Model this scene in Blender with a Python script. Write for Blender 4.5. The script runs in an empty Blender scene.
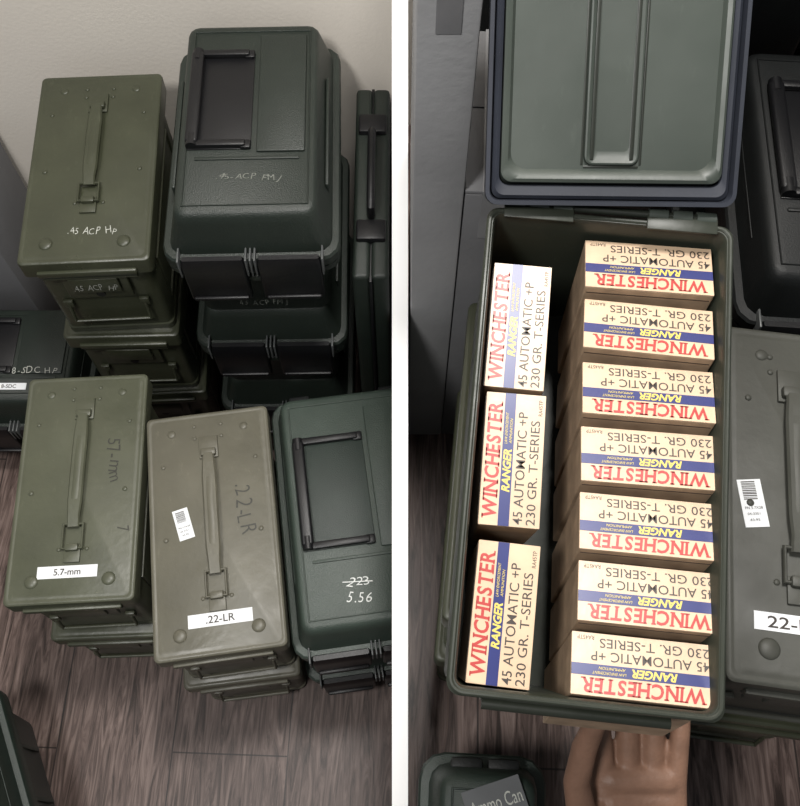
import bpy, bmesh, math, random
from mathutils import Vector, Matrix
random.seed(4)
sc=bpy.context.scene
sc.view_settings.view_transform='Standard'
sc.view_settings.look='None'
COL=sc.collection
rad=math.radians

# ---------------- materials ----------------
def mat(name,col,rough=.5,metal=0,var=.15,nscale=25,bump=.0,bscale=300,spec=.5,wear=0):
    m=bpy.data.materials.new(name); m.use_nodes=True
    nt=m.node_tree; b=nt.nodes['Principled BSDF']; L=nt.links
    b.inputs['Roughness'].default_value=rough; b.inputs['Metallic'].default_value=metal
    b.inputs['Specular IOR Level'].default_value=spec
    tc=nt.nodes.new('ShaderNodeTexCoord')
    n=nt.nodes.new('ShaderNodeTexNoise'); n.inputs['Scale'].default_value=nscale; n.inputs['Detail'].default_value=6
    L.new(tc.outputs['Object'],n.inputs['Vector'])
    r=nt.nodes.new('ShaderNodeValToRGB')
    r.color_ramp.elements[0].position=.3; r.color_ramp.elements[1].position=.7
    c=Vector(col)
    r.color_ramp.elements[0].color=(*(c*(1-var)),1); r.color_ramp.elements[1].color=(*(c*(1+var)),1)
    L.new(n.outputs['Fac'],r.inputs['Fac'])
    out=r.outputs['Color']
    if wear>0:
        # scuffs: stretched noise picked out as paler, rougher streaks; dusty roughness variation
        mp=nt.nodes.new('ShaderNodeMapping'); mp.inputs['Scale'].default_value=(1,.35,1); mp.inputs['Rotation'].default_value=(0,0,.6)
        L.new(tc.outputs['Object'],mp.inputs['Vector'])
        s=nt.nodes.new('ShaderNodeTexNoise'); s.inputs['Scale'].default_value=95; s.inputs['Detail'].default_value=10; s.inputs['Roughness'].default_value=.7
        L.new(mp.outputs['Vector'],s.inputs['Vector'])
        q=nt.nodes.new('ShaderNodeMapRange'); q.inputs['From Min'].default_value=.60; q.inputs['From Max'].default_value=.74; q.inputs['To Max'].default_value=wear
        L.new(s.outputs['Fac'],q.inputs['Value'])
        mx=nt.nodes.new('ShaderNodeMix'); mx.data_type='RGBA'
        mx.inputs['B'].default_value=(*(c*2.1+Vector((.03,.03,.025))),1)
        L.new(q.outputs['Result'],mx.inputs['Factor']); L.new(out,mx.inputs['A']); out=mx.outputs['Result']
        n3=nt.nodes.new('ShaderNodeTexNoise'); n3.inputs['Scale'].default_value=14; n3.inputs['Detail'].default_value=5
        L.new(tc.outputs['Object'],n3.inputs['Vector'])
        q2=nt.nodes.new('ShaderNodeMapRange'); q2.inputs['From Min'].default_value=.3; q2.inputs['From Max'].default_value=.7
        q2.inputs['To Min'].default_value=rough-.08; q2.inputs['To Max'].default_value=rough+.14
        L.new(n3.outputs['Fac'],q2.inputs['Value']); L.new(q2.outputs['Result'],b.inputs['Roughness'])
    L.new(out,b.inputs['Base Color'])
    if bump>0:
        n2=nt.nodes.new('ShaderNodeTexNoise'); n2.inputs['Scale'].default_value=bscale; n2.inputs['Detail'].default_value=3
        L.new(tc.outputs['Object'],n2.inputs['Vector'])
        bp=nt.nodes.new('ShaderNodeBump'); bp.inputs['Strength'].default_value=bump; bp.inputs['Distance'].default_value=.001
        L.new(n2.outputs['Fac'],bp.inputs['Height']); L.new(bp.outputs['Normal'],b.inputs['Normal'])
    return m
M_OLIVE=mat('olive_paint',(.044,.048,.029),.34,0,.14,18,.35,110,wear=.35)
M_OLIVE2=mat('olive_paint_light',(.080,.085,.056),.37,0,.13,18,.35,110,wear=.3)
M_BROWNOL=mat('drab_paint',(.112,.106,.078),.40,0,.13,18,.35,110,wear=.3)
M_DRABD=mat('drab_paint_dark',(.056,.057,.048),.5,0,.12,18,.25,120,spec=.35,wear=.2)
M_CANOUT=mat('can_paint_dark',(.026,.030,.022),.40,0,.13,18,.2,120,spec=.4,wear=.2)
M_OLDK=mat('olive_dark_inside',(.018,.021,.016),.4,0,.15,20,.15,100)
M_LIDIN=mat('lid_inside_paint',(.044,.053,.045),.42,0,.16,9,.2,60,spec=.4,wear=.15)
M_GASKET=mat('rubber_gasket',(.020,.023,.032),.6,spec=.3)
M_PLG=mat('green_plastic',(.015,.021,.0165),.42,0,.1,30,.6,700)
M_PLG2=mat('green_plastic_light',(.042,.058,.047),.42,0,.1,30,.6,700)
M_PLG3=mat('green_plastic_body',(.020,.031,.025),.45,0,.1,30,.5,900)
M_BLK=mat('black_plastic',(.006,.006,.007),.4,0,.1,30,.2,600,spec=.4)
M_BLK2=mat('charcoal_plastic',(.007,.008,.008),.5,0,.2,30,.3,600,spec=.3)
M_RIB=mat('grey_rib_plastic',(.08,.085,.085),.4)
M_SILVER=mat('silver_marker',(.42,.43,.39),.5,0,.35,500)
M_SILVERD=mat('silver_marker_faint',(.16,.17,.15),.5,0,.5,500)
M_SILVERW=mat('white_marker',(.62,.64,.62),.5,0,.25,500)
M_BLKINK=mat('black_marker',(.034,.034,.026),.5,0,.3,400)
M_WHITE=mat('white_label',(.80,.82,.84),.6,0,.02)
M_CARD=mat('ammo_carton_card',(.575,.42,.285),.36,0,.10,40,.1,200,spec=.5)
M_CARDS=mat('ammo_carton_side_shaded',(.34,.245,.165),.55,0,.25,60)  # carton card darkened; shade of the gaps between cartons put into the colour
M_BLUE=mat('blue_ink',(.014,.021,.13),.35,0,.1)
M_RED=mat('red_ink',(.40,.032,.028),.4,0,.1)
M_YEL=mat('yellow_ink',(.62,.48,.10),.4,0,.05)
M_INK=mat('black_ink',(.035,.026,.021),.45,0,.05)
M_GREYCARD=mat('grey_cardboard',(.15,.15,.155),.8,0,.15,8,.3,150)
M_GREYCARD2=mat('grey_cardboard_pale',(.30,.30,.305),.8,0,.14,8,.3,150)
M_LABG=mat('grey_label',(.10,.105,.11),.7)
M_TAPE=mat('grey_tape',(.20,.20,.205),.4)
M_SKIN=mat('skin',(.20,.112,.075),.5,0,.15,50,.4,380,spec=.35)
M_CLOTH=mat('sleeve_cloth',(.02,.021,.026),.9,0,.3,300,.6,900)
M_WOODP=mat('pine_wood',(.35,.22,.11),.6,0,.2,30)
M_DIV=mat('white_panel_paint',(.985,.985,.985),.9,0,.002,spec=.1)
M_WALL=mat('wall_paint',(.86,.80,.72),.85,0,.03,4,.25,200,spec=.2)
M_BASE=mat('trim_paint',(.55,.5,.45),.6,0,.02)

def wood_mat():
    m=bpy.data.materials.new('laminate_floor'); m.use_nodes=True; nt=m.node_tree; N=nt.nodes; L=nt.links
    b=N['Principled BSDF']; b.inputs['Roughness'].default_value=.42; b.inputs['Specular IOR Level'].default_value=.35
    tc=N.new('ShaderNodeTexCoord')
    mp=N.new('ShaderNodeMapping'); mp.inputs['Rotation'].default_value=(0,0,rad(90+2))
    L.new(tc.outputs['Object'],mp.inputs['Vector'])
    br=N.new('ShaderNodeTexBrick'); br.inputs['Scale'].default_value=1
    br.inputs['Brick Width'].default_value=.9; br.inputs['Row Height'].default_value=.17
    br.inputs['Mortar Size'].default_value=.0012; br.inputs['Mortar Smooth'].default_value=.2
    br.inputs['Color1'].default_value=(.85,.85,.85,1); br.inputs['Color2'].default_value=(1.15,1.15,1.15,1); br.inputs['Mortar'].default_value=(.25,.25,.25,1)
    L.new(mp.outputs['Vector'],br.inputs['Vector'])
    mp2=N.new('ShaderNodeMapping'); mp2.inputs['Scale'].default_value=(5,55,3)
    L.new(mp.outputs['Vector'],mp2.inputs['Vector'])
    n=N.new('ShaderNodeTexNoise'); n.inputs['Scale'].default_value=1.5; n.inputs['Detail'].default_value=9; n.inputs['Distortion'].default_value=1.8; n.inputs['Roughness'].default_value=.64
    L.new(mp2.outputs['Vector'],n.inputs['Vector'])
    r=N.new('ShaderNodeValToRGB')
    e=r.color_ramp.elements; e[0].position=.36; e[0].color=(.032,.020,.016,1); e[1].position=.68; e[1].color=(.225,.165,.145,1)
    x=e.new(.5); x.color=(.108,.073,.063,1)
    L.new(n.outputs['Fac'],r.inputs['Fac'])
    mx=N.new('ShaderNodeMix'); mx.data_type='RGBA'; mx.blend_type='MULTIPLY'; mx.inputs['Factor'].default_value=1
    L.new(r.outputs['Color'],mx.inputs['A']); L.new(br.outputs['Color'],mx.inputs['B'])
    L.new(mx.outputs['Result'],b.inputs['Base Color'])
    bp=N.new('ShaderNodeBump'); bp.inputs['Strength'].default_value=.25; bp.inputs['Distance'].default_value=.001
    L.new(n.outputs['Fac'],bp.inputs['Height']); L.new(bp.outputs['Normal'],b.inputs['Normal'])
    return m
M_FLOOR=wood_mat()

# ---------------- mesh helpers ----------------
def empty(name,loc=(0,0,0),yaw=0,rx=0):
    o=bpy.data.objects.new(name,None); COL.objects.link(o); o.empty_display_size=.02
    o.location=loc; o.rotation_euler=(rad(rx),0,rad(yaw)); return o
def link(name,me,m,parent=None,loc=(0,0,0),rot=(0,0,0),smooth=True):
    o=bpy.data.objects.new(name,me); COL.objects.link(o)
    if m and not me.materials: me.materials.append(m)
    o.location=loc; o.rotation_euler=[rad(a) for a in rot]
    if parent: o.parent=parent
    if smooth and len(me.polygons):
        me.polygons.foreach_set('use_smooth',[True]*len(me.polygons)); me.set_sharp_from_angle(angle=rad(35))
    return o
def bx(name,size,loc,m,parent=None,bev=.0015,rot=(0,0,0),segs=2):
    b=bmesh.new(); bmesh.ops.create_cube(b,size=1)
    bmesh.ops.scale(b,vec=size,verts=b.verts)
    if bev>0:
        bev=min(bev,min(size)*.45)
        bmesh.ops.bevel(b,geom=b.edges[:],offset=bev,segments=segs,affect='EDGES',profile=.5)
    me=bpy.data.meshes.new(name); b.to_mesh(me); b.free()
    return link(name,me,m,parent,loc,rot)
def cyl(name,r,h,loc,m,parent=None,rot=(0,0,0),seg=24,r2=None):
    b=bmesh.new(); bmesh.ops.create_cone(b,cap_ends=True,segments=seg,radius1=r,radius2=r if r2 is None else r2,depth=h)
    me=bpy.data.meshes.new(name); b.to_mesh(me); b.free()
    return link(name,me,m,parent,loc,rot)
def dome(name,r,h,loc,m,parent=None):
    b=bmesh.new(); bmesh.ops.create_uvsphere(b,u_segments=24,v_segments=12,radius=r)
    bmesh.ops.scale(b,vec=(1,1,h/r),verts=b.verts)
    me=bpy.data.meshes.new(name); b.to_mesh(me); b.free()
    return link(name,me,m,parent,loc)
def ring(hx,hy,r,seg):
    r=min(r,hx*.98,hy*.98); pts=[]
    for cx,cy,a0 in((hx-r,hy-r,0),(-hx+r,hy-r,90),(-hx+r,-hy+r,180),(hx-r,-hy+r,270)):
        for i in range(seg+1):
            a=rad(a0+90*i/seg); pts.append((cx+r*math.cos(a),cy+r*math.sin(a)))
    return pts
def ringpts(hx,hy,r,z): return [(x,y,z) for x,y in ring(hx,hy,r,5)]
def loft(name,levels,m,parent=None,loc=(0,0,0),rot=(0,0,0),seg=4):
    b=bmesh.new(); rings=[]
    for lv in levels:
        z,hx,hy,r=lv[:4]; ox,oy=(lv[4],lv[5]) if len(lv)>4 else (0,0)
        rings.append([b.verts.new((x+ox,y+oy,z)) for x,y in ring(hx,hy,r,seg)])
    n=len(rings[0])
    for A,B in zip(rings,rings[1:]):
        for i in range(n):
            j=(i+1)%n; b.faces.new((A[i],A[j],B[j],B[i]))
    b.faces.new(list(reversed(rings[0]))); b.faces.new(rings[-1])
    bmesh.ops.recalc_face_normals(b,faces=b.faces[:])
    me=bpy.data.meshes.new(name); b.to_mesh(me); b.free()
    return link(name,me,m,parent,loc,rot)
def tube(name,pts,r,m,parent=None,loc=(0,0,0),rot=(0,0,0),closed=False):
    cu=bpy.data.curves.new(name,'CURVE'); cu.dimensions='3D'; cu.bevel_depth=r; cu.bevel_resolution=3; cu.use_fill_caps=True
    s=cu.splines.new('POLY'); s.points.add(len(pts)-1); s.use_cyclic_u=closed
    for p,q in zip(s.points,pts): p.co=(*q,1)
    o=bpy.data.objects.new('t',cu); COL.objects.link(o)
    dg=bpy.context.evaluated_depsgraph_get(); me=bpy.data.meshes.new_from_object(o.evaluated_get(dg))
    bpy.data.objects.remove(o); me.name=name; me.materials.clear()
    return link(name,me,m,parent,loc,rot)
def ribbon(name,pts,m,parent,th=.0022,loc=(0,0,0)):
    b=bmesh.new(); R=[]
    for y,z,w in pts:
        R.append([b.verts.new(p) for p in((-w,y,z),(w,y,z),(w*.8,y,z+th),(-w*.8,y,z+th))])
    for A,B in zip(R,R[1:]):
        for i in range(4):
            j=(i+1)%4; b.faces.new((A[i],A[j],B[j],B[i]))
    b.faces.new(R[0]); b.faces.new(R[-1]); bmesh.ops.recalc_face_normals(b,faces=b.faces[:])
    me=bpy.data.meshes.new(name); b.to_mesh(me); b.free()
    return link(name,me,m,parent,loc)
def font_mesh(s,shear=0,bold=0):
    cu=bpy.data.curves.new('txt','FONT'); cu.body=s; cu.shear=shear; cu.offset=bold; cu.align_x='LEFT'; cu.resolution_u=3
    o=bpy.data.objects.new('t',cu); COL.objects.link(o)
    dg=bpy.context.evaluated_depsgraph_get(); me=bpy.data.meshes.new_from_object(o.evaluated_get(dg))
    bpy.data.objects.remove(o); return me
def fit(me,w,h):
    xs=[v.co.x for v in me.vertices]; ys=[v.co.y for v in me.vertices]
    x0,x1,y0,y1=min(xs),max(xs),min(ys),max(ys)
    for v in me.vertices:
        v.co.x=((v.co.x-x0)/(x1-x0)-.5)*w; v.co.y=((v.co.y-y0)/(y1-y0)-.5)*h
TC={}
def text(name,s,w,h,m,parent,loc,rot=(0,0,0),shear=0,bold=0):
    key=(s,w,h,shear,bold,m.name)
    if key not in TC:
        me=font_mesh(s,shear,bold); fit(me,w,h)
        me.materials.clear(); me.materials.append(m); me.name='lettering'; TC[key]=me
    return link(name,TC[key],None,parent,loc,rot,smooth=False)
def serif_word(s,w,h,m):
    key=('serif',s,w,h)
    if key in TC: return TC[key]
    b=bmesh.new(); x=0
    for ch in s:
        me=font_mesh(ch,0,.026)
        xs=[v.co.x for v in me.vertices]; ys=[v.co.y for v in me.vertices]
        x0,x1,y0,y1=min(xs),max(xs),min(ys),max(ys)
        me.transform(Matrix.Translation((x-x0,0,0))); b.from_mesh(me)
        feet=[]
        wd=x1-x0; sw=.13
        if ch in 'NHR': feet+= [(sw/2,0),(wd-sw/2,0),(sw/2,1)] + ([(wd-sw/2,1)] if ch in 'NH' else [])
        if ch=='I': feet=[(wd/2,0),(wd/2,1)]
        if ch=='W': feet=[(sw/2,1),(wd-sw/2,1)]
        if ch=='T': feet=[(wd/2,0)]
        if ch=='E': feet=[(sw/2,0),(sw/2,1)]
        for fx,top in feet:
            yy=y1 if top else y0; t=.07*(1 if not top else -1); hw=.13
            q=[b.verts.new((x+fx+a,yy+c,0)) for a,c in((-hw,0),(hw,0),(hw,t),(-hw,t))]
            b.faces.new(q)
        x+=wd+.10
    for v in b.verts: v.co.x+=v.co.y*.10
    me=bpy.data.meshes.new('lettering'); b.to_mesh(me); b.free(); fit(me,w,h); me.materials.append(m); TC[key]=me
    return me
def scrawl(name,s,w,h,m,parent,loc,rot=(0,0,0),seed=1,bold=-.006):
    R=random.Random(seed); b=bmesh.new(); x=0
    for ch in s:
        if ch==' ': x+=.35; continue
        me=font_mesh(ch,R.uniform(-.15,.3),bold)
        xs=[v.co.x for v in me.vertices]; x0,x1=min(xs),max(xs)
        k=R.uniform(.88,1.15)
        me.transform(Matrix.Translation((x,R.uniform(-.08,.08),0))@Matrix.Rotation(R.uniform(-.2,.2),4,'Z')@Matrix.Diagonal((R.uniform(.85,1.05),k,1,1))@Matrix.Translation((-x0,0,0)))
        b.from_mesh(me); x+=(x1-x0)+R.uniform(.05,.16)
    me=bpy.data.meshes.new(name); b.to_mesh(me); b.free(); fit(me,w,h)
    return link(name,me,m,parent,loc,rot,smooth=False)

# ---------------- steel ammo can ----------------
def ammo_can(loc,yaw,m,W=.156,L=.300,H=.18,front_text=None,hk=1,hy=.004,hxo=0):
    P=empty('ammo_can',loc,yaw); w=W/2; l=L/2
    bw=w-.007; bl=l-.010
    loft('body',[(.013,bw-.006,bl-.006,.006),(.0,bw-.006,bl-.006,.006),(0,bw-.001,bl-.001,.008),(.004,bw,bl,.010),(.012,bw,bl,.010),(.014,bw-.0015,bl-.0015,.010),(H-.03,bw-.0015,bl-.0015,.010),(H-.028,bw+.001,bl+.001,.01),(H-.018,bw+.001,bl+.001,.01)],m,P)
    loft('lid',[(H-.026,w-.0012,l-.0012,.006),(H-.0265,w,l,.007),(H-.004,w,l,.007),(H-.0018,w-.0006,l-.0006,.0065),(H-.0005,w-.0022,l-.0022,.006),(H-.0002,w-.004,l-.004,.006),(H-.0008,w-.0055,l-.0055,.006),(H-.0008,w-.007,l-.007,.006),(H,w-.009,l-.009,.006)],m,P)
    for s in(-1,1):
        tube('side_rib',[(s*(bw-.001),-bl*.75,.035),(s*(bw-.001),bl*.75,.035),(s*(bw-.001),bl*.75,.12),(s*(bw-.001),-bl*.75,.12)],.0025,m,P,closed=True)
    for sx in(-1,1):
        dome('dimple',.0085,.0035,(sx*.046,-l+.028,H-.0005),m,P)
        dome('dimple',.0055,.0022,(sx*.046,l-.026,H-.0005),m,P)
        dome('rivet',.0032,.0018,(sx*(w-.020),-.01,H),m,P)
        dome('rivet',.0028,.0016,(sx*(w-.020),l*.55,H),m,P)
    k=L/.3*hk
    for yy in(.128,.112,-.088):
        for sx in(-1,1): dome('rivet',.0026,.0016,(hxo+sx*.017,hy+yy*k,H),m,P)
    hp=empty('handle'); hp.parent=P; hp.location=(hxo,hy,H)
    bx('rear_bracket',(.024,.030,.003),(0,.098*k,.0015),m,hp,.001)
    bx('rear_bracket_loop',(.019,.010,.008),(0,.090*k,.005),m,hp,.002)
    ribbon('strap',[(.092*k,.006,.0065),(.080*k,.0085,.0075),(.06*k,.0090,.0090),(0,.0095,.0092),(-.03*k,.0090,.009),(-.048*k,.0085,.0075),(-.062*k,.0055,.0075)],m,hp)
    ribbon('strap_ridge',[(.075*k,.0102,.004),(.03*k,.0110,.005),(-.02*k,.0110,.005),(-.045*k,.0095,.004)],m,hp,.0007)
    tube('buckle_loop',[(-.012,-.058*k,.005),(.012,-.058*k,.005),(.012,-.088*k,.004),(-.012,-.088*k,.004)],.0022,m,hp,closed=True)
    bx('front_bracket',(.020,.022,.003),(0,-.094*k,.0015),m,hp,.001)
    bx('front_bracket_loop',(.016,.009,.007),(0,-.087*k,.0045),m,hp,.002)
    f=-bl
    bx('lid_catch',(.118,.006,.010),(0,-l-.0015,H-.020),m,P,.002)
    cyl('latch_bar',.0035,.112,(0,f-.007,H-.034),m,P,(0,90,0))
    bx('latch_plate',(.080,.004,.055),(0,f-.0035,H-.058),m,P,.0015)
    bx('latch_plate_upper',(.060,.004,.030),(0,f-.0085,H-.052),m,P,.0015)
    cyl('latch_hole',.0055,.0015,(0,f-.0060,H-.076),M_BLK,P,(90,0,0))
    tube('carry_loop',[(-.048,f-.003,.075),(-.048,f-.008,.045),(.048,f-.008,.045),(.048,f-.003,.075)],.0025,m,P)
    for sx in(-1,1): bx('loop_bracket',(.012,.005,.014),(sx*.048,f-.002,.078),m,P,.001)
    for sx in(-1,1): cyl('hinge_knuckle',.0035,.035,(sx*.038,bl+.003,H-.028),m,P,(0,90,0))
    if front_text: scrawl('front_writing',front_text,.054,.016,M_SILVER,P,(0,f-.0112,H-.054),(90,0,0),seed=3)
    return P,H

for i in range(3):
    P,H=ammo_can((-.380,.765,.18*i),3+(0,-1.5,0)[i],M_OLIVE,L=.290,front_text='.45 ACP HP' if i==2 else None,hk=.86,hy=.014)
scrawl('writing','.45 ACP HP',.058,.013,M_SILVER,P,(.008,-.100,.1806),(0,0,-2),seed=5)
for i in range(2):
    P,H=ammo_can((-.402,.411-.006*(1-i),.18*i),3.2-(1-i),M_OLIVE2,L=.302)
bx('paper_label',(.072,.015,.0004),(-.004,-.1125,.1803),M_WHITE,P,0)
text('label_text','5.7-mm',.032,.0080,M_INK,P,(-.004,-.1125,.1808),bold=.01)
scrawl('writing','57-mm',.060,.018,M_BLKINK,P,(.042,.030,.1806),(0,0,-84),seed=7)
scrawl('writing','7',.010,.014,M_BLKINK,P,(.060,-.062,.1806),(0,0,-70),seed=2)
def sticker(P,x,y,yaw):
    s=empty('barcode_sticker'); s.parent=P; s.location=(x,y,.1802); s.rotation_euler.z=rad(yaw)
    bx('paper',(.019,.040,.0004),(0,0,.0001),M_WHITE,s,0)
    yy=.003
    for i in range(12):
        t=random.choice((.0004,.0006,.0008)); bx('bar',(.011,t,.0002),(-.001,yy+t/2,.0005),M_INK,s,0); yy+=t+random.choice((.0005,.0008))
    text('print','FN 5.7X28',.014,.0022,M_INK,s,(0,-.004,.0006)); text('print','04-3351',.010,.002,M_INK,s,(-.001,-.009,.0006)); text('print','43.95',.008,.002,M_INK,s,(-.001,-.014,.0006))
for i in range(2):
    P,H=ammo_can((-.229,.355-.004*(1-i),.18*i),8-(1-i)*.8,M_BROWNOL,L=.312)
bx('paper_label',(.076,.016,.0004),(.002,-.1135,.1803),M_WHITE,P,0)
text('label_text','.22-LR',.034,.0090,M_INK,P,(.002,-.1135,.1808),bold=.01)
scrawl('writing','.22-LR',.066,.022,M_BLKINK,P,(.040,.018,.1806),(0,0,-85),seed=11,bold=-.01)
sticker(P,-.036,.008,12)

# ---------------- plastic ammo box ----------------
def plastic_box(loc,yaw,m,W=.195,L=.325,H=.2,hx=-.31,hw=.30,hy=.065,hl=.42,black_recess=True,name='plastic_ammo_box',mb=None,tp=0):
    P=empty(name,loc,yaw); w=W/2; l=L/2; mb=mb or m
    loft('body',[(.014,w-.034-tp,l-.034,.01),(0,w-.034-tp,l-.034,.01),(0,w-.022,l-.022,.014),(.004,w-.020,l-.020,.016),(.56*H,w-.013,l-.013,.018),(.57*H,w-.002,l-.002,.022),(.58*H,w,l,.022),(.625*H,w,l,.022),(.63*H,w-.003,l-.003,.02)],mb,P)
    loft('lid',[(.63*H,w-.003,l-.003,.02),(.64*H,w+.001,l+.001,.023),(.70*H,w+.001,l+.001,.023),(.715*H,w-.001,l-.001,.022),(.72*H,w-.008,l-.008,.018),(.93*H,w-.014-tp,l-.017,.014),(.97*H,w-.016-tp,l-.020,.013),(.99*H,w-.018-tp,l-.023,.012),(H,w-.021-tp,l-.027,.011)],m,P,seg=3)
    tw=w-.026-tp; tl=l-.033
    tube('lid_bead',[(-tw,-tl,H),(tw,-tl,H),(tw,tl,H),(-tw,tl,H)],.0013,m,P,closed=True)
    cx=hx*W; cy=hy*L; hwid=hw*W; hlen=hl*L
    px0=cx+hwid+.012; px1=tw-.004
    if px1-px0>.015: bx('lid_plateau',(px1-px0,L*.55,.005),((px0+px1)/2,.10*L,H+.0005),m,P,.0022)
    bx('lid_step',(tw*1.7,.004,.003),(0,-.20*L,H+.0003),m,P,.001)
    bx('handle_well',(hwid+.012,hlen+.010,.0024),(cx+hwid/2,cy,H+.0006),M_BLK if black_recess else mb,P,.001)
    bx('handle_grip',(.015,hlen,.009),(cx,cy,H+.0068),M_BLK,P,.0035,segs=3)
    for s in(-1,1):
        bx('handle_arm',(hwid,.009,.007),(cx+hwid/2,cy+s*hlen/2,H+.005),M_BLK,P,.002)
        cyl('handle_boss',.0065,.016,(cx,cy+s*(hlen/2-.004),H+.0058),M_BLK,P,(90,0,0))
        bx('handle_pad',(.012,.012,.005),(cx+hwid,cy+s*hlen/2,H+.003),M_BLK,P,.002)
    for s in(-1,1):
        bx('hinge_tab',(.028,.014,.022),(s*(w-.040),l-.012,.80*H),M_BLK2,P,.003)
        bx('side_rib',(.004,L*.5,.12*H),(s*(w-.013),0,.80*H),m,P,.0015)
        for k in(-.25,0,.25): bx('body_rib',(.004,.006,.42*H),(s*(w-.016),k*L,.30*H),mb,P,.001)
    lw=W*.36
    for s in(-1,1):
        x=s*W*.215
        loft('latch',[(.34*H,lw/2-.003,.002,.001),(.36*H,lw/2,.005,.003),(.62*H,lw/2,.006,.003),(.70*H,lw/2,.006,.003),(.745*H,lw/2-.002,.003,.002)],M_BLK,P,(x,-l-.002,0))
        bx('latch_lip',(lw*.9,.006,.006),(x,-l-.008,.38*H),M_BLK,P,.002)
        for e in(-1,1):
            bx('latch_rib',(.0024,.020,.16*H),(x+e*(lw/2+.002),-l+.002,.68*H),M_RIB,P,.001)
    bx('latch_rib',(.0024,.020,.16*H),(0,-l+.002,.68*H),M_RIB,P,.001)
    bx('front_ledge',(W*.75,.010,.012),(0,-l+.006,.50*H),mb,P,.003)
    return P
for i in range(3):
    P=plastic_box((-.176,.774,.206*i),1.5-(2-i)*.6,M_PLG,W=.204,H=.206,tp=.006)
scrawl('writing','.45-ACP FMJ',.074,.012,M_SILVERD,P,(.004,-.092,.2068),(0,0,-3),seed=4)
scrawl('writing_front','45 ACP FMJ',.06,.014,M_SILVERD,P,(0,-.1525,.035),(86,0,0),seed=8)
for i in range(2):
    P=plastic_box((-.053,.388,.178*i),8,M_PLG2,W=.200,L=.345,H=.178,hx=-.33,hw=.38,hy=.055,hl=.40,black_recess=False,mb=M_PLG3)
scrawl('writing','223',.028,.013,M_SILVERW,P,(-.012,-.100,.1790),(0,0,-8),seed=2)
bx('strike',(.036,.0012,.0003),(-.012,-.100,.1795),M_SILVERW,P,0,(0,0,-5))
scrawl('writing','5.56',.030,.013,M_SILVERW,P,(-.012,-.119,.1790),(0,0,-10),seed=6)
P=plastic_box((-.590,.680,0),0,M_PLG,W=.22,L=.20,H=.2)
scrawl('writing','8-SDC HP',.068,.013,M_SILVER,P,(.040,-.030,.2046),(0,0,0),seed=9)
bx('paper_label',(.08,.011,.0006),(-.01,-.056,.2010),M_WHITE,P,0)
text('label_text','8-SDC',.022,.006,M_INK,P,(.004,-.056,.2016),bold=.01)
plastic_box((-.568,.022,0),25,M_PLG3,W=.20,L=.30,H=.24)
def hard_case(loc,yaw,size,m,name='hard_case'):
    P=empty(name,loc,yaw); x,y,z=size
    for s in(-1,1):
        bx('shell',(x/2-.001,y,z),(s*(x/4),0,z/2),m,P,.006,segs=3)
        for k in(-.3,0,.3): bx('rib',(.003,.02,z*.8),(s*(x/2),k*y,z/2),m,P,.0012)
    bx('seam',(.004,y+.006,z-.01),(0,0,z/2),M_BLK,P,.001)
    for k in(-.28,.28): bx('latch',(x*.8,.03,.012),(0,k*y,z+.002),M_BLK,P,.003)
    tube('handle',[(0,-.06,z),(0,-.06,z+.02),(0,-.045,z+.028),(0,.045,z+.028),(0,.06,z+.02),(0,.06,z)],.005,M_BLK,P)
    return P
hard_case((-.036,.775,0),0,(.046,.30,.50),M_PLG)

def carton(loc,yaw,size,m,name='cardboard_box'):
    P=empty(name,loc,yaw); x,y,z=size
    bx('walls',(x,y,z-.004),(0,0,(z-.004)/2),m,P,.002)
    for s in(-1,1): bx('flap',(x,y/2-.001,.004),(0,s*y/4,z-.002),m,P,.001)
    tw=min(.03,x*.4)
    bx('tape',(tw,y+.001,.0008),(0,0,z+.0004),M_TAPE,P,0)
    bx('tape_end',(tw,.0008,.06),(0,-y/2-.0004,z-.03),M_TAPE,P,0)
    return P
carton((-.69,.868,0),0,(.20,.15,.42),M_GREYCARD)

# ---------------- room ----------------
bx('floor',(3.2,2.55,.04),(-.35,-.325,-.02),M_FLOOR,None,0)
bx('wall_back',(3.2,.06,2.6),(-.35,.98,1.3),M_WALL,None,0)
bx('baseboard_back',(1.92,.006,.09),(-.98,.947,.045),M_BASE,None,.002)
PZ=.40
def divider():
    p=rad(65); D=.9; Hc=1.48; hw=.0076
    def top(y):
        s=(y-D*math.cos(p))/math.sin(p); return Hc-D*math.sin(p)+s*math.cos(p)
    prof=[(-.03,PZ),(.949,PZ),(.949,top(.949)),(-.03,top(-.03))]
    b=bmesh.new(); A=[b.verts.new((-hw,y,z)) for y,z in prof]; B=[b.verts.new((hw,y,z)) for y,z in prof]
    for i in range(4):
        j=(i+1)%4; b.faces.new((A[i],A[j],B[j],B[i]))
    b.faces.new(A); b.faces.new(B); bmesh.ops.recalc_face_normals(b,faces=b.faces[:])
    me=bpy.data.meshes.new('wall_divider'); b.to_mesh(me); b.free()
    link('wall_divider',me,M_DIV,None,smooth=False)
divider()
FP=empty('floor_platform')
bx('deck',(1.2,1.78,.020),(-.0076+.6,.059,PZ-.010),M_FLOOR,FP,0)
for x in(.13,1.14):
    for y in(-.78,0.08,.90): bx('post',(.05,.05,PZ-.020),(x,y,(PZ-.020)/2),M_WOODP,FP,.002)

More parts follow.
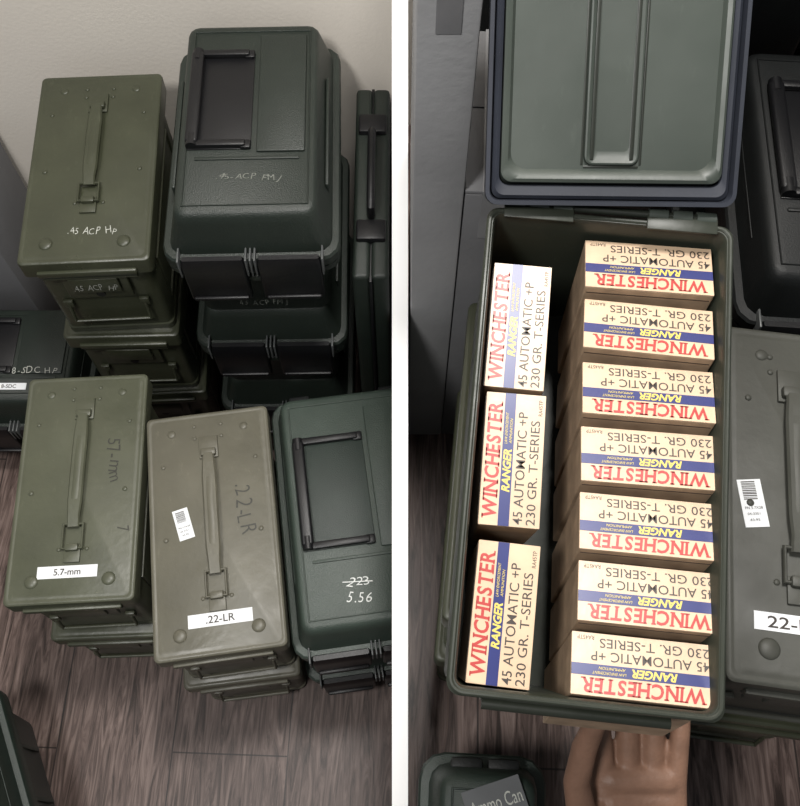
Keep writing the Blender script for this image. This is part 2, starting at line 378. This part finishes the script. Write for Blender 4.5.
# ---------------- right bay ----------------
CH=.1765
for i in range(2):
    ammo_can((.121,.290,PZ+CH*i),-6,M_OLIVE,W=.15,L=.285,H=CH)
def wedge():
    P=empty('wooden_wedge',(.121,.290,PZ+2*CH+.0002),-6)
    L=.22; h0=.0128; a=math.tan(rad(10.5))
    for s in(-1,1):
        b=bmesh.new(); y0,y1=-L/2,L/2
        c=[(y0,0),(y1,0),(y1,h0+L*a),(y0,h0)]
        A=[b.verts.new((s*.025,y,z)) for y,z in c]; B=[b.verts.new((s*.055,y,z)) for y,z in c]
        for i in range(4):
            j=(i+1)%4; b.faces.new((A[i],A[j],B[j],B[i]))
        b.faces.new(A); b.faces.new(B); bmesh.ops.recalc_face_normals(b,faces=b.faces[:])
        me=bpy.data.meshes.new('rail'); b.to_mesh(me); b.free()
        link('rail',me,M_WOODP,P,smooth=False)
wedge()

def open_can():
    T=10.6; w=.0775; l=.1495; H=.178
    P=empty('open_ammo_can')
    R=Matrix.Rotation(rad(-6),4,'Z')@Matrix.Rotation(rad(T),4,'X')
    org=Vector((.1177,.215,.9575))-R.to_3x3()@Vector((0,0,H))
    P.matrix_world=Matrix.Translation(org)@R
    m=M_CANOUT
    ow=w-.003; ol=l-.003
    loft('body',[(0,ow-.002,ol-.002,.006),(.004,ow,ol,.007),(H-.014,ow,ol,.007),(H-.012,ow+.0025,ol+.0025,.008),(H-.001,ow+.003,ol+.003,.008),(H,ow+.002,ol+.002,.008),(H,ow-.001,ol-.001,.007),(H-.002,ow-.0022,ol-.0022,.006),(.004,ow-.0025,ol-.0025,.006)],m,P,seg=5)
    tube('rim_wire',ringpts(ow+.001,ol+.001,.008,H-.0005),.0017,m,P,closed=True)
    bx('inner_rib',(.002,.24,.006),(-ow+.0035,0,.10),M_OLDK,P,.0008)
    bx('latch_plate',(.08,.004,.055),(0,-ol-.003,H-.055),m,P,.0015)
    cyl('latch_bar',.0035,.11,(0,-ol-.007,H-.03),m,P,(0,90,0))
    tube('carry_loop',[(-.048,-ol-.003,.075),(-.048,-ol-.008,.045),(.048,-ol-.008,.045),(.048,-ol-.003,.075)],.0025,m,P)
    cyl('hinge_pin',.0026,.134,(0,l+.004,H-.001),M_OLDK,P,(0,90,0))
    for k in(-.060,-.045,-.030,.030,.045,.060): cyl('hinge_knuckle',.0042,.012,(k,l+.004,H-.001),M_LIDIN,P,(0,90,0))
    for k in(-.045,.045): bx('hinge_leaf',(.044,.010,.002),(k,l-.002,H+.001),m,P,.0006)
    Lp=empty('open_lid'); Lp.parent=P; Lp.location=(-.003,l+.0065,H+.001); Lp.rotation_euler=(rad(37-T),0,rad(4.6))
    lw=.0775; ll=.152; D=.018
    loft('lid_shell',[(-.006,lw-.006,ll-.006,.006,0,ll),(-.004,lw-.001,ll-.001,.007,0,ll),(0,lw,ll,.008,0,ll),(D-.006,lw,ll,.008,0,ll),(D-.006,lw-.0025,ll-.0025,.006,0,ll),(.001,lw-.004,ll-.004,.006,0,ll)],M_GASKET,Lp,seg=5)
    loft('gasket',[(.001,lw-.004,ll-.004,.006,0,ll),(.007,lw-.004,ll-.004,.006,0,ll),(.009,lw-.006,ll-.006,.006,0,ll),(.007,lw-.0085,ll-.012,.006,0,ll),(.0015,lw-.009,ll-.013,.006,0,ll)],M_GASKET,Lp,seg=5)
    loft('inner_panel',[(.0015,lw-.009,ll-.013,.006,0,ll),(.0095,lw-.0095,ll-.014,.007,0,ll),(.0105,lw-.011,ll-.016,.008,0,ll),(.0095,lw-.0135,ll-.019,.009,0,ll),(.006,lw-.0155,ll-.022,.010,0,ll)],M_LIDIN,Lp,seg=6)
    loft('centre_channel',[(.005,.0175,.126,.006,0,ll-.002),(.0082,.0165,.125,.005,0,ll-.002),(.0086,.0155,.124,.004,0,ll-.002),(.0066,.0125,.120,.004,0,ll-.002),(.0058,.0105,.116,.003,0,ll-.002)],M_LIDIN,Lp,seg=4)
    for sx in(-1,1):
        bx('channel_edge',(.0022,.244,.0010),(sx*.0122,ll-.002,.0082),M_OLDK,Lp,.0003)
        bx('channel_seam',(.0014,.250,.0010),(sx*.0180,ll-.002,.0062),M_OLDK,Lp,.0003)
    bx('channel_seam',(.034,.0014,.0010),(0,ll-.002-.1262,.0062),M_OLDK,Lp,.0003)
    return P
OC=open_can()
bpy.context.view_layer.update()
parent_m=OC.matrix_world.copy()
def cartridge_carton(lx,ly,lz,yaw,lean,fl=.082,fw=.036,hgt=.115,roll=0):
    P=empty('ammunition_carton')
    P.matrix_world=parent_m@Matrix.Translation((lx,ly,lz))@Matrix.Rotation(rad(-lean),4,'X')@Matrix.Rotation(rad(roll),4,'Y')@Matrix.Rotation(rad(yaw),4,'Z')
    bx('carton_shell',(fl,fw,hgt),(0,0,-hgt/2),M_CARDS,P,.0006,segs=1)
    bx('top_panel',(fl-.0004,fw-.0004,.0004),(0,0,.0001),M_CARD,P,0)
    z=.0005; k=fw/.036
    bx('blue_band',(fl-.0004,.0066*k,.0003),(0,.0033*k,.0004),M_BLUE,P,0)
    link('brand_lettering',serif_word('WINCHESTER',fl*.88,.0088*k,M_RED),None,P,(-fl*.010,.0120*k,z),smooth=False)
    text('range_lettering','RANGER',fl*.32,.0050*k,M_YEL,P,(-fl*.09,.0033*k,z+.0002),shear=.25,bold=.035)
    text('small_lettering','LAW ENFORCEMENT',fl*.24,.0016*k,M_YEL,P,(fl*.23,.0047*k,z+.0002),shear=.2)
    text('small_lettering','AMMUNITION',fl*.19,.0016*k,M_YEL,P,(fl*.21,.0020*k,z+.0002),shear=.2)
    text('calibre_lettering','45 AUTOMATIC +P',fl*.84,.0056*k,M_INK,P,(-fl*.06,-.0048*k,z),bold=.004)
    text('calibre_lettering','230 GR. T-SERIES',fl*.78,.0054*k,M_INK,P,(-fl*.09,-.0124*k,z),bold=.002)
    text('code_lettering','RA45TP',fl*.12,.0024*k,M_INK,P,(fl*.40,-.0150*k,z))
    bx('side_flap_line',(fl*.96,.0003,.0006),(0,fw/2+.0001,-.006),M_INK,P,0)
    return P
for i in range(7):
    cartridge_carton(.0285+.0014*i-(.003 if i==6 else 0),.123-.0413*i,.164,180+random.uniform(-1.6,1.6),13+random.uniform(-1,1),fl=.081)
for i,(x,y) in enumerate(((-.0510,.077),(-.0485,-.009),(-.0470,-.1015))):
    cartridge_carton(x,y,.161,90+(0,.8,-.8)[i],0,fl=.083,fw=.037)

for i in range(2):
    P,H=ammo_can((.338,.250,PZ+.18*i),-7.8,M_DRABD if i else M_OLIVE,L=.304,hy=.008 if i else .004,hk=.90 if i else 1,hxo=-.022 if i else 0)
bx('paper_label',(.078,.014,.0004),(-.018,-.1035,.1803),M_WHITE,P,0)
text('label_text','22-LR',.042,.009,M_INK,P,(-.026,-.1035,.1808),bold=.01)
sticker(P,-.056,-.010,10)
carton((.030,.53,PZ),0,(.040,.14,.70),M_GREYCARD2)
carton((.078,.545,PZ),-3,(.046,.17,.48),M_GREYCARD)
P=plastic_box((.070,-.025,PZ),-3,M_PLG3,W=.112,L=.20,H=.23,hy=-.2,hl=.3)
bx('paper_label',(.050,.034,.0006),(.006,.056,.2345),M_LABG,P,0,(0,0,20))
text('label_text','Ammo Can',.044,.011,M_SILVER,P,(.006,.058,.2350),(0,0,20))
for i in range(2):
    plastic_box((.425,.59,PZ+.18*i),-4,M_BLK2,W=.20,L=.31,H=.18,mb=M_BLK)
hard_case((.245,.82,PZ),90,(.10,.36,.70),M_BLK2)
hard_case((.57,.84,PZ),90,(.12,.26,.72),M_BLK2)

# ---------------- hand supporting the can ----------------
def limb(bm,pts):
    for a,b in zip(pts,pts[1:]):
        a=Vector(a); b=Vector(b); d=(b.xyz-a.xyz).length; n=max(2,int(d/(min(a.w,b.w)*.3)))
        for i in range(n+1):
            q=a.lerp(b,i/n)
            g=bmesh.ops.create_icosphere(bm,subdivisions=2,radius=q.w)
            bmesh.ops.translate(bm,vec=q.xyz,verts=g['verts'])
def hand():
    P=empty('human_hand')
    b=bmesh.new()
    X=(.152,.1715,.190,.2065)
    F=[(X[0],.050,.716,.0098,.092,.7375,.0086,.122,.7475,.0072),
       (X[1],.054,.715,.0100,.098,.7375,.0088,.130,.7485,.0073),
       (X[2],.052,.714,.0096,.094,.7365,.0084,.124,.7480,.0070),
       (X[3],.042,.713,.0088,.080,.7345,.0074,.104,.7450,.0062)]
    for x,y1,z1,r1,y2,z2,r2,y3,z3,r3 in F:
        s=(x-.18)*.12
        limb(b,[(x*.92+.0143,-.022,.688,.0115),(x,y1,z1,r1),(x+s,y2,z2,r2),(x+s*1.4,y3,z3,r3)])
    for t in range(6):
        y=-.030+.075*t/5; z=.684+.030*t/5
        limb(b,[(.156+.0005*t,y,z,.0125),(.202-.0008*t+.002,y,z-.001,.0125)])
    limb(b,[(.150,-.030,.690,.016),(.150,.0,.700,.0145),(.146,.022,.710,.0115)])
    limb(b,[(.203,-.030,.687,.0135),(.205,.010,.698,.011)])
    limb(b,[(.150,-.022,.692,.0155),(.136,.010,.712,.0125),(.128,.042,.738,.0100),(.132,.064,.760,.0096),(.137,.078,.780,.0082)])
    limb(b,[(.168,-.050,.678,.021),(.164,-.10,.662,.021),(.158,-.18,.635,.029),(.150,-.27,.605,.036)])
    limb(b,[(.190,-.050,.676,.020),(.186,-.10,.660,.021),(.180,-.18,.632,.028)])
    me=bpy.data.meshes.new('hand_skin'); b.to_mesh(me); b.free()
    o=link('hand_skin',me,M_SKIN,P)
    r=o.modifiers.new('r','REMESH'); r.mode='VOXEL'; r.voxel_size=.0016; r.use_smooth_shade=True
    s=o.modifiers.new('s','SMOOTH'); s.iterations=5; s.factor=.5
    sl=loft('sleeve',[(0,.043,.040,.038),(.004,.047,.044,.04),(.10,.052,.050,.046),(.20,.058,.056,.05),(.204,.05,.05,.045)],M_CLOTH,P,seg=8)
    d=Vector((.150-.166,-.27+.20,.605-.628)).normalized()
    sl.location=(.166,-.20,.628); sl.rotation_euler=d.to_track_quat('Z','Y').to_euler()
hand()

# ---------------- lights ----------------
w=bpy.data.worlds.new('world'); sc.world=w; w.use_nodes=True
w.node_tree.nodes['Background'].inputs[0].default_value=(.9,.95,1,1); w.node_tree.nodes['Background'].inputs[1].default_value=.17
def area(name,loc,target,size,power,col):
    l=bpy.data.lights.new(name,'AREA'); l.shape='DISK'; l.size=size; l.energy=power; l.color=col
    o=bpy.data.objects.new(name,l); COL.objects.link(o); o.location=loc
    d=Vector(target)-Vector(loc); o.rotation_euler=d.to_track_quat('-Z','Y').to_euler()
area('ceiling_lamp',(.14,.62,2.45),(.0,.4,.5),.30,30,(1,.97,.93))
area('wall_fill',(-.60,-.25,2.4),(-.3,.8,.6),.36,23,(1,.98,.95))  # added fill light, no real fixture; brightens the left bay and back wall

# ---------------- camera ----------------
cd=bpy.data.cameras.new('camera'); cam=bpy.data.objects.new('camera',cd); COL.objects.link(cam)
cam.location=(0,0,1.48); cam.rotation_euler=(rad(90-65),0,0)
cd.sensor_fit='HORIZONTAL'; cd.sensor_width=36; cd.lens=36*950/800; cd.clip_start=.01
sc.camera=cam
